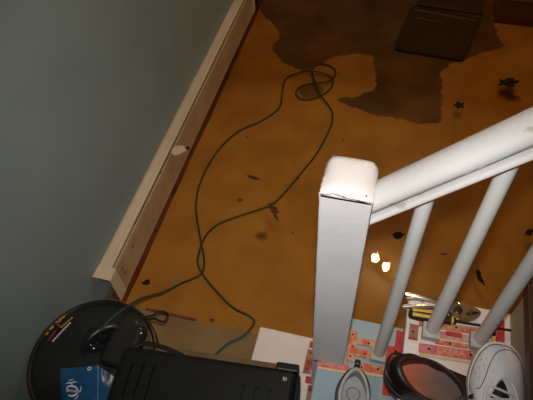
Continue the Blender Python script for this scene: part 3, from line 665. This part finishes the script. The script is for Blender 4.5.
# black appliance cord curling off the drum
bm = bmesh.new()
lpth = [on(140, 318, ZV + 0.045), on(152, 315.5, ZV + 0.02), on(158, 311.6, ZV - 0.0), on(165, 312, ZV - 0.05), on(168, 316.5, ZV - 0.07), on(164, 321.6, ZV - 0.03), on(160, 321, ZV - 0.005), on(153, 318.5, ZV + 0.02), on(144, 320, ZV + 0.05)]
tube(bm, catmull(lpth, 6), 0.0032, 6)
tag(obj('appliance_cord', bm, M['black_cord'], None, True), 'thin black cord looping over the rim of the drum vacuum', 'cord')
# crumpled black film lying over the lid
def film(name, corners, z, amp, m, label, cat, nx=16, ny=16, seed=0.0, f=26):
    bm = bmesh.new(); c = sum((Vector(q) for q in corners), Vector()) / 4
    tops = []; g = []; g2 = []
    for j in range(ny + 1):
        r1, r2 = [], []
        for i in range(nx + 1):
            u, v = i / nx, j / ny
            p = corners[0].lerp(corners[1], u).lerp(corners[3].lerp(corners[2], u), v)
            edge = min(u, 1 - u, v, 1 - v) * 4; edge = min(1, edge)
            hh = amp * (0.15 + edge * (0.6 + 0.9 * noise.noise(Vector((p.x * f + seed, p.y * f, seed))) + 0.4 * noise.noise(Vector((p.x * f * 2.3, p.y * f * 2.3 + seed, 2)))))
            p = p + Vector((0.010 * noise.noise(Vector((v * 5 + seed, u * 5, 1))), 0.010 * noise.noise(Vector((v * 5, u * 5 + seed, 7))), 0))
            r1.append(bm.verts.new((p.x - c.x, p.y - c.y, p.z - c.z + max(hh, 0.001)))); r2.append(bm.verts.new((p.x - c.x, p.y - c.y, p.z - c.z - 0.001)))
        g.append(r1); g2.append(r2)
    for G in (g, g2):
        for j in range(ny):
            for i in range(nx): bm.faces.new((G[j][i], G[j][i + 1], G[j + 1][i + 1], G[j + 1][i]))
    loop = lambda G: G[0][:] + [G[j][-1] for j in range(1, ny + 1)] + G[-1][-2::-1] + [G[j][0] for j in range(ny - 1, 0, -1)]
    bridge(bm, loop(g), loop(g2))
    o = obj(name, bm, m, None, True); o.location = c
    return tag(o, label, cat)
zf = ZV + 0.028
film('plastic_bag', [on(80, 352, zf), on(116, 352, zf + .006), on(120, 326, zf + .004), on(92, 326, zf)], zf, 0.022, M['black_gloss'], 'crumpled shiny black plastic bag on top of the drum vacuum', 'bag', seed=3.1, f=38)

# ------------------------------------------------------------------ blue packet with a white emblem, lying on the lid
zb = ZV + 0.050
pk = thing('plastic_packet', 'blue plastic packet with a white oval emblem lying on the drum vacuum', 'packet', tuple(on(90, 400, zb - 0.02)))
PO = Vector(pk.location)
def sheet(name, pts, th, m, nx=10, ny=12, puff=0.006, seed=0):
    bm = bmesh.new(); pts = [Vector(p) for p in pts]; g = []; g2 = []
    for j in range(ny + 1):
        r1, r2 = [], []
        for i in range(nx + 1):
            u, v = i / nx, j / ny; p = pts[0].lerp(pts[1], u).lerp(pts[3].lerp(pts[2], u), v)
            e_ = min(1, 6 * min(u, 1 - u, v, 1 - v)) ; hh = puff * e_ + 0.0022 * noise.noise(Vector((u * 4 + seed, v * 6, seed)))
            r1.append(bm.verts.new(p - PO + Vector((0, 0, th + hh)))); r2.append(bm.verts.new(p - PO))
        g.append(r1); g2.append(r2)
    for G in (g, g2):
        for j in range(ny):
            for i in range(nx): bm.faces.new((G[j][i], G[j][i + 1], G[j + 1][i + 1], G[j + 1][i]))
    loop = lambda G: G[0][:] + [G[j][-1] for j in range(1, ny + 1)] + G[-1][-2::-1] + [G[j][0] for j in range(ny - 1, 0, -1)]
    bridge(bm, loop(g), loop(g2)); return obj(name, bm, m, pk, True)
front = sheet('front_panel', [on(60.5, 369, zb), on(98, 366, zb + 0.004), on(97, 440, zb + 0.004), on(64, 440, zb)], 0.002, M['bagblue'])
sheet('folded_flap', [on(98.6, 366, zb + 0.004), on(117.5, 379, zb - 0.012), on(107, 440, zb - 0.012), on(98, 440, zb + 0.004)], 0.002, M['bagblue'], seed=4)
bm = bmesh.new(); tube(bm, [on(98, y, zb + 0.009) - PO + Vector((0.0006 * math.sin(y * 3), 0, 0.0006 * math.sin(y * 2.1))) for y in range(366, 441, 3)], 0.0022, 6); obj('crease', bm, mat('clear_crease', (0.10, 0.22, 0.36), rough=0.12), pk, True)
def pkpt(x, y): return on(x, y, zb + 0.0105) - PO
def stroke(pts, r, nm='emblem_stroke'):
    bm = bmesh.new(); tube(bm, catmull([pkpt(*p) for p in pts], 4), r, 5, rfun=lambda t: r * (0.35 + 0.9 * math.sin(math.pi * min(max(t, 0.03), 0.97)))); return obj(nm, bm, M['ink_white'], front)
stroke([(66, 389.5), (68, 386.8), (71.5, 386), (76, 387.5), (79, 391.5)], 0.0022)
stroke([(68, 395), (71, 396), (75, 395.2), (78, 392.5)], 0.0022)
stroke([(78.5, 392.5), (80, 391.5), (81, 389), (80.6, 386)], 0.0012)
stroke([(74.5, 399.5), (77, 397.5), (78, 394.5)], 0.0012)
stroke([(65.5, 384), (68, 382.8), (71, 383), (74, 382), (77, 381.5)], 0.0018)
stroke([(68.5, 380.2), (71, 380), (73.5, 379.3)], 0.0011)
stroke([(71, 384.6), (72, 385), (73, 384.4)], 0.0010)
a = pkpt(72, 391); b = pkpt(78, 391.6); d = b - a
text_mesh('BOB', 0.016, Matrix.Translation(a) @ Matrix.Rotation(math.atan2(d.y, d.x), 4, 'Z') @ Matrix.Scale(0.62, 4, (0, 1, 0)), M['ink_white'], 'emblem_lettering', front)
bm = bmesh.new(); c = pkpt(89.3, 368.6); tube(bm, [c + Vector((0.0045 * math.cos(t * math.pi / 6), 0.0045 * math.sin(t * math.pi / 6), 0)) for t in range(12)], 0.0014, 5, True); obj('eyelet', bm, M['ink_white'], front)

# ------------------------------------------------------------------ black vented case
ZT = 0.58
cA = on(123.5, 343.5, ZT); cB = on(297, 369.5, ZT); d = cB - cA; ang = math.atan2(d.y, d.x); CL = d.length
case = thing('vented_case', 'large black vented plastic case resting on the lowest white tread', 'case', (cA.x, cA.y, 0), ang)
DP = 0.25; HB = 0.375
bm = bmesh.new()
box(bm, 0, CL, -DP, 0.0, HB, ZT, 0.018, 4)
cut_bm = bmesh.new()
def toloc(p): return Matrix.Rotation(-ang, 3, 'Z') @ (p - Vector((cA.x, cA.y, 0)))
for q in ((134, 362, 100), (145, 361.5, 100), (156, 363.5, 100), (245, 384, 70), (257, 386.5, 70), (270, 389.5, 70)):
    t = toloc(on(q[0], q[1], ZT)); Ls = 0.09
    prism(cut_bm, [(t.x + x, t.y - Ls / 2 + y) for x, y in capsule(Ls, 0.0085)], ZT - 0.012, ZT + 0.01)
body = obj('body', bm, M['black_case'], case)
cut(body, cut_bm)
for p in body.data.polygons: p.use_smooth = False
# ledge behind the top edge, end bracket, clasp, base
e0 = toloc(on(183, 351, ZT - 0.03)); 
bm = bmesh.new(); box(bm, 0.07, CL - 0.05, -0.004, 0.022, ZT - 0.10, ZT - 0.035, 0.006, 2); obj('rear_ledge', bm, mat('ledge_floor_reflection', (0.10, 0.065, 0.035), (0.14, 0.09, 0.05), 20, 0.3), case)  # the floor's brown reflection is painted into the ledge's own colour
bm = bmesh.new(); box(bm, CL - 0.052, CL + 0.004, -0.002, 0.018, ZT - 0.12, ZT - 0.012, 0.004, 2); obj('corner_bracket', bm, M['black_case'], case)
bm = bmesh.new(); box(bm, CL - 0.001, CL + 0.010, -0.20, -0.006, ZT - 0.15, ZT - 0.02, 0.004, 2); obj('side_panel', bm, M['black_case'], case)
bm = bmesh.new(); tube(bm, catmull([(CL + 0.006, -0.075, ZT - 0.03), (CL + 0.018, -0.085, ZT - 0.03), (CL + 0.020, -0.14, ZT - 0.03), (CL + 0.006, -0.15, ZT - 0.03)], 5), 0.005, 8); obj('handle', bm, M['black_case'], case, True)
bm = bmesh.new(); box(bm, CL - 0.165, CL - 0.03, -DP + 0.02, -0.03, Z1 + 0.001, HB + 0.004, 0.008, 2); obj('base', bm, M['black_case'], case)
for k in range(3):
    t = toloc(on(283.5 + k * 1.3, 378.6 + k * 0.3, ZT)); bm = bmesh.new(); box(bm, t.x - 0.0007, t.x + 0.0007, t.y - 0.004, t.y + 0.004, ZT - 0.001, ZT + 0.0006); obj('printed_mark', bm, M['ink_white'] if k != 1 else M['grey_paint'], case)
bm = bmesh.new(); tube(bm, catmull([(0.02, -0.004, ZT - 0.02), (0.05, 0.014, ZT - 0.015), (0.10, 0.012, ZT - 0.02), (0.15, 0.002, ZT - 0.03)], 5), 0.006, 6); obj('latch_bar', bm, M['black_case'], case)

# ------------------------------------------------------------------ shoes: sole outline + opening curve, surface between them
def outline(Ln, wf, wh, n=40, bend=0.012):
    # closed plan curve, heel at y=0, toe at y=Ln; u=0 at the heel going round the +x side
    ctl = [(0, 0), (wh * 0.62, 0.012), (wh, 0.05 * Ln / 0.28), (wh * 0.93, 0.38 * Ln), (wf * 0.98, 0.62 * Ln), (wf, 0.74 * Ln), (wf * 0.80, 0.90 * Ln), (wf * 0.42, 0.985 * Ln), (0, Ln),
           (-wf * 0.45, 0.98 * Ln), (-wf * 0.82, 0.88 * Ln), (-wf * 0.98, 0.72 * Ln), (-wf * 0.88, 0.60 * Ln), (-wh * 0.80, 0.38 * Ln), (-wh, 0.05 * Ln / 0.28), (-wh * 0.62, 0.012)]
    return [Vector(p) for p in catmull([(a, b, 0) for a, b in ctl], 4, True)]
def shoe(name, label, loc, rz, Ln, wf, wh, y0, y1, wo, hz, fz, m_up, m_sole, m_lin, m_ins, sole_h=0.024, tilt=0.0, rim=None):
    t = thing(name, label, 'shoe', loc, rz); t.rotation_euler = (tilt, 0, rz)
    OUT = outline(Ln, wf, wh); n = len(OUT)
    bm = bmesh.new()
    sec = [(0.0, 0.93), (0.004, 0.99), (sole_h * 0.5, 1.035), (sole_h, 1.02), (sole_h + 0.001, 0.96)]
    c = Vector((0, Ln / 2, 0)); rs = []
    for z, s in sec:
        rs.append(ring(bm, [Vector(((p.x) * s, (p.y - c.y) * (1 + (s - 1) * 0.45) + c.y, z + (0.010 * max(0, p.y / Ln - 0.75) / 0.25))) for p in OUT]))
    for a, b in zip(rs, rs[1:]): bridge(bm, a, b)
    bm.faces.new(rs[0]); bm.faces.new(rs[-1])
    obj('sole', bm, m_sole, t, True)
    # opening curve follows the same parameter as the outline
    OP = []
    for p in OUT:
        v = p.y / Ln; yy = y0 + (y1 - y0) * v; k = math.sin(math.pi * min(max(v, 0), 1)) ** 0.6
        sx = 1 if p.x > 0 else -1
        xx = sx * wo * k * min(1.0, abs(p.x) / (wh * 0.35)) if abs(p.x) > 1e-6 else 0
        zz = hz + (fz - hz) * v - 0.012 * math.sin(math.pi * v)
        OP.append(Vector((xx, yy, zz)))
    bm = bmesh.new(); rs = []; K = 9
    for j in range(K + 1):
        v = j / K; R_ = []
        for p, q in zip(OUT, OP):
            toe = max(0, p.y / Ln - 0.45) / 0.55
            hv = v ** (1.0 + 0.9 * (1 - toe))
            z = sole_h + 0.010 * max(0, p.y / Ln - 0.75) / 0.25 + (q.z - sole_h) * math.sin(math.pi / 2 * v) ** (0.95 - 0.25 * toe)
            R_.append(Vector((p.x * 0.985 * (1 - hv) + q.x * hv, (p.y - c.y) * 0.99 * (1 - hv) + c.y * (1 - hv) + q.y * hv, z)))
        rs.append(ring(bm, R_))
    for a, b in zip(rs, rs[1:]): bridge(bm, a, b)
    up = obj('upper', bm, m_up, t, True)
    cen = sum(OP, Vector()) / n
    bm = bmesh.new(); rs = []
    for s, zk in ((1.0, 1.0), (0.93, 0.97), (0.93, 0.7), (0.97, 0.4), (1.0, 0.0)):
        rs.append(ring(bm, [Vector((q.x * s, cen.y + (q.y - cen.y) * s, (sole_h + 0.006) * (1 - zk) + q.z * zk)) for q in OP]))
    for a, b in zip(rs, rs[1:]): bridge(bm, a, b)
    obj('lining', bm, m_lin, t, True)
    bm = bmesh.new(); rr = []
    for s, dz in ((1.0, 0.0), (0.8, -0.001), (0.4, -0.002)):
        rr.append(ring(bm, [Vector((q.x * s, cen.y + (q.y - cen.y) * s, sole_h + 0.007 + dz)) for q in OP]))
    bridge(bm, rr[0], rr[1]); bridge(bm, rr[1], rr[2]); bm.faces.new(rr[2])
    obj('insole', bm, m_ins, t, True)
    if rim:
        bm = bmesh.new(); tube(bm, OP, rim[1], 7, True); obj('collar', bm, rim[0], t, True)
    return t, up, OUT, OP
# brown slip-on
bt, bup, BO, BP = shoe('slip_on_shoe', 'dark brown leather slip-on shoe with tan insole on the white tread', (0.092, 0.463, Z3 + 0.001), math.radians(-90 - 11), 0.264, 0.050, 0.047, 0.024, 0.166, 0.041, 0.080, 0.056,
      M['leather'], M['sole_dark'], M['leather'], M['insole_orange'], rim=(M['leather_rim'], 0.0032))
bm = bmesh.new(); tube(bm, catmull([(-0.034, 0.020, 0.048), (-0.022, 0.004, 0.056), (0.0, -0.001, 0.058), (0.022, 0.004, 0.056), (0.034, 0.020, 0.048)], 5), 0.003, 6); obj('heel_seam', bm, M['leather_rim'], bt, True)
# shoe with pale lining, heel towards the water
gt, gup, GO, GP = shoe('lined_shoe', 'black shoe with pale grey padded lining on the blue tread', (0.034, 0.512, Z2 + 0.001), math.radians(180 + 3), 0.28, 0.048, 0.043, 0.014, 0.140, 0.034, 0.086, 0.080,
      M['black'], M['sole_dark'], M['lining'], M['insole_grey'], rim=(M['lining'], 0.0042))
bm = bmesh.new(); box(bm, -0.007, 0.007, -0.004, 0.010, 0.070, 0.104, 0.003, 2); obj('pull_tab', bm, M['black_grip'], gt)
bm = bmesh.new(); tube(bm, [Vector((0.0165 * math.cos(k * math.pi / 12), 0.060 + 0.0165 * math.sin(k * math.pi / 12), 0.0315)) for k in range(24)], 0.0018, 5, True); obj('insole_emblem', bm, M['insole_ring'], gt)
# white lace-up sneaker
stt, sup, SO, SP2 = shoe('sneaker', 'white lace-up sneaker resting on the toe of the brown shoe', (0.303, 0.262, Z3 + 0.002), math.radians(0), 0.292, 0.0535, 0.040, 0.012, 0.224, 0.029, 0.100, 0.070,
      M['snk_white'], M['snk_sole'], M['navy'], M['navy'], sole_h=0.030, tilt=math.radians(20), rim=(M['snk_white'], 0.004))
bm = bmesh.new()
def oz(y): return 0.100 - 0.030 * (y - 0.012) / 0.212
rows = []
for j in range(9):
    v = j / 8; y = 0.085 + 0.132 * v; z = oz(y) - 0.006 + 0.010 * (1 - v); wv = 0.024 - 0.008 * v
    rows.append(ring(bm, [(wv * (k / 4 - 1), y, z + 0.006 * (1 - (k / 4 - 1) ** 2)) for k in range(9)]))
for a, b in zip(rows, rows[1:]): bridge(bm, a, b, False)
o = obj('tongue', bm, M['navy'], stt, True); md = o.modifiers.new('thick', 'SOLIDIFY'); md.thickness = 0.004
for j, y in enumerate((0.206, 0.190, 0.173, 0.156, 0.138, 0.120)):
    z = oz(y) + 0.007
    for s_ in ((1, -1) if j else (1,)):
        bm = bmesh.new(); tube(bm, catmull([(-0.028 * s_, y, z - 0.007), (-0.012 * s_, y - 0.004, z), (0.012 * s_, y - 0.009, z + 0.001 * s_), (0.028 * s_, y - 0.013, z - 0.006)], 4), 0.0026, 6)
        obj('lace', bm, M['snk_white'], stt, True)
def up_at(f, v):                              # point on the sneaker upper: f along the outline, v from sole to opening
    n = len(SO); x = f * n; i = int(x) % n; t = x - int(x)
    p = SO[i].lerp(SO[(i + 1) % n], t); q = SP2[i].lerp(SP2[(i + 1) % n], t); Ln = 0.292
    toe = max(0, p.y / Ln - 0.45) / 0.55; hv = v ** (1.0 + 0.9 * (1 - toe))
    z = 0.030 + 0.010 * max(0, p.y / Ln - 0.75) / 0.25 + (q.z - 0.030) * math.sin(math.pi / 2 * v) ** (0.95 - 0.25 * toe)
    return Vector((p.x * 0.985 * (1 - hv) + q.x * hv, (p.y - Ln / 2) * 0.99 * (1 - hv) + Ln / 2 * (1 - hv) + q.y * hv, z + 0.0004))
def seam(pts, r, m, nm): 
    bm = bmesh.new(); tube(bm, catmull([up_at(*p) for p in pts], 5), r, 6); return obj(nm, bm, m, sup, True)
seam([(0.33, 0.06), (0.38, 0.08), (0.44, 0.13), (0.50, 0.20), (0.55, 0.32), (0.60, 0.50), (0.64, 0.62), (0.675, 0.60), (0.69, 0.45)], 0.0009, M['snk_line'], 'toe_seam')
seam([(0.30 + 0.01 * k, 0.05) for k in range(44)], 0.0010, M['snk_line'], 'welt_seam')
for f in (0.745, 0.78):
    bm = bmesh.new(); tube(bm, [up_at(f - 0.012, 0.35), up_at(f, 0.18), up_at(f + 0.004, 0.05)], 0.0045, 6); obj('dark_vent', bm, M['navy'], sup, True)
for (f, v) in ((0.60, 0.30), (0.62, 0.40), (0.64, 0.30), (0.62, 0.20), (0.66, 0.42), (0.66, 0.22), (0.68, 0.5), (0.69, 0.33)):
    bm = bmesh.new(); bmesh.ops.create_icosphere(bm, subdivisions=1, radius=0.0012, matrix=Matrix.Translation(up_at(f, v))); obj('vent_hole', bm, M['snk_line'], sup)
bm = bmesh.new(); bmesh.ops.create_icosphere(bm, subdivisions=2, radius=0.0028, matrix=Matrix.Translation((0.002, 0.228, 0.0735))); obj('eyelet', bm, M['navy'], stt)
for s in (-1, 1):                             # eyestay straps beside the lacing
    bm = bmesh.new(); tube(bm, catmull([(s * 0.016, 0.219, 0.072), (s * 0.028, 0.195, 0.076), (s * 0.031, 0.15, 0.082), (s * 0.030, 0.10, 0.089)], 5), 0.0035, 8); obj('eyestay', bm, M['snk_white'], stt, True)

# ------------------------------------------------------------------ tools on the white tread
zt3 = Z3 + 0.007
pl = thing('pliers', 'nickel-plated pliers lying at the far edge of the white tread', 'pliers', tuple(on(455, 306, zt3 + 0.012)))
PLO = Vector(pl.location)
def q3(x, y, dz=0.0): return on(x, y, zt3 + 0.012 + dz) - PLO
def flatshape(pts, z0, z1, m, nm, parent, bev=0.0015):
    P3 = [q3(*p) for p in pts]; bm = bmesh.new(); prism(bm, catmull([(p.x, p.y, 0) for p in P3], 4, True), z0, z1, None, bev); return obj(nm, bm, m, parent)
j = flatshape([(452, 303), (460, 301.5), (468, 305), (476, 309), (481, 313), (477, 318), (468, 320.5), (458, 320.5), (452, 316), (449, 309)], -0.008, 0.004, M['steel'], 'jaw', pl)
bm = bmesh.new(); c = q3(457.5, 311); lathe(bm, [(0.010, 0.003), (0.010, 0.006), (0.006, 0.0075)], 16, Matrix.Translation((c.x, c.y, 0))); obj('pivot', bm, M['steel_dark'], pl)
flatshape([(466, 313.5), (472, 312.5), (479, 313), (474, 315.5), (467, 316)], 0.0035, 0.0048, M['slotblack'], 'jaw_gap', j, 0)
bm = bmesh.new(); c = q3(470, 314.6); lathe(bm, [(0.0030, 0.004), (0.0030, 0.0062)], 10, Matrix.Translation((c.x, c.y, 0))); obj('rivet', bm, M['chrome'], j)
def bar(pts, r, nm, m, fl=0.6, rf=None):
    bm = bmesh.new(); tube(bm, catmull([q3(*p) for p in pts], 6), r, 8, rfun=rf); return obj(nm, bm, m, pl, True)
bar([(405, 294, .002), (416, 296.5, .004), (428, 299.5, .004), (440, 303, .002), (452, 307, 0)], 0.0066, 'handle', M['chrome'])
bar([(402.5, 306.5, .000), (414, 306.8, .002), (427, 307, .003), (440, 308.5, .002), (452, 311, 0)], 0.0062, 'handle', M['chrome'])
bar([(440, 303, .004), (448, 301.5, .006), (456, 301, .004), (460, 304, .002)], 0.004, 'linkage', M['brass'])
bar([(407, 298.5, .002), (418, 299, .003), (424, 301.5, .001)], 0.004, 'release_lever', M['chrome'])
sd = thing('screwdriver', 'screwdriver with yellow and black handle lying beside the pliers', 'screwdriver', tuple(on(440, 318, zt3)))
SDO = Vector(sd.location)
s0 = on(408.5, 313.2, zt3 + 0.013); s1 = on(456, 321.3, zt3 + 0.013); s2 = on(511, 330.5, zt3 + 0.006)
ax = (s1 - s0).normalized(); hl_ = (s1 - s0).length
Tm = Matrix.Translation(s0 - SDO) @ Vector((0, 0, 1)).rotation_difference(ax).to_matrix().to_4x4()
bm = bmesh.new(); n = 30; rs = []
for z, r in ((0, 0.006), (0.003, 0.0105), (0.02, 0.0125), (0.055, 0.0130), (0.078, 0.0118), (hl_ - 0.022, 0.0095), (hl_ - 0.010, 0.0105), (hl_, 0.0065)):
    rs.append(ring(bm, [Tm @ Vector((r * (1 + 0.07 * math.cos(6 * 2 * math.pi * k / n)) * math.cos(2 * math.pi * k / n), r * (1 + 0.07 * math.cos(6 * 2 * math.pi * k / n)) * math.sin(2 * math.pi * k / n), z)) for k in range(n)]))
for a, b in zip(rs, rs[1:]): bridge(bm, a, b)
bm.faces.new(rs[0]); bm.faces.new(rs[-1]); gp = obj('grip', bm, M['black_grip'], sd, True)
for a0 in range(6):                           # yellow flutes set into the upper side of the handle
    aa = a0 * math.pi / 3 + math.pi / 6
    if (Tm.to_3x3() @ Vector((math.cos(aa), math.sin(aa), 0))).dot(Vector((0, 0.7, 0.7))) > -0.1:
        bm = bmesh.new(); tube(bm, [Tm @ Vector((0.0112 * math.cos(aa), 0.0112 * math.sin(aa), z)) for z in (0.008, 0.03, 0.068)], 0.0048, 6); obj('yellow_inlay', bm, M['yellow_grip'], gp, True)
bm = bmesh.new(); lathe(bm, [(0.0112, hl_ - 0.012), (0.0112, hl_ - 0.007)], 16, Tm); obj('yellow_band', bm, M['yellow_grip'], gp)
bm = bmesh.new(); tube(bm, [s1 - SDO, s1.lerp(s2, 0.9) - SDO, s2 - SDO], 0.003, 8); obj('shaft', bm, M['steel_dark'], sd, True)
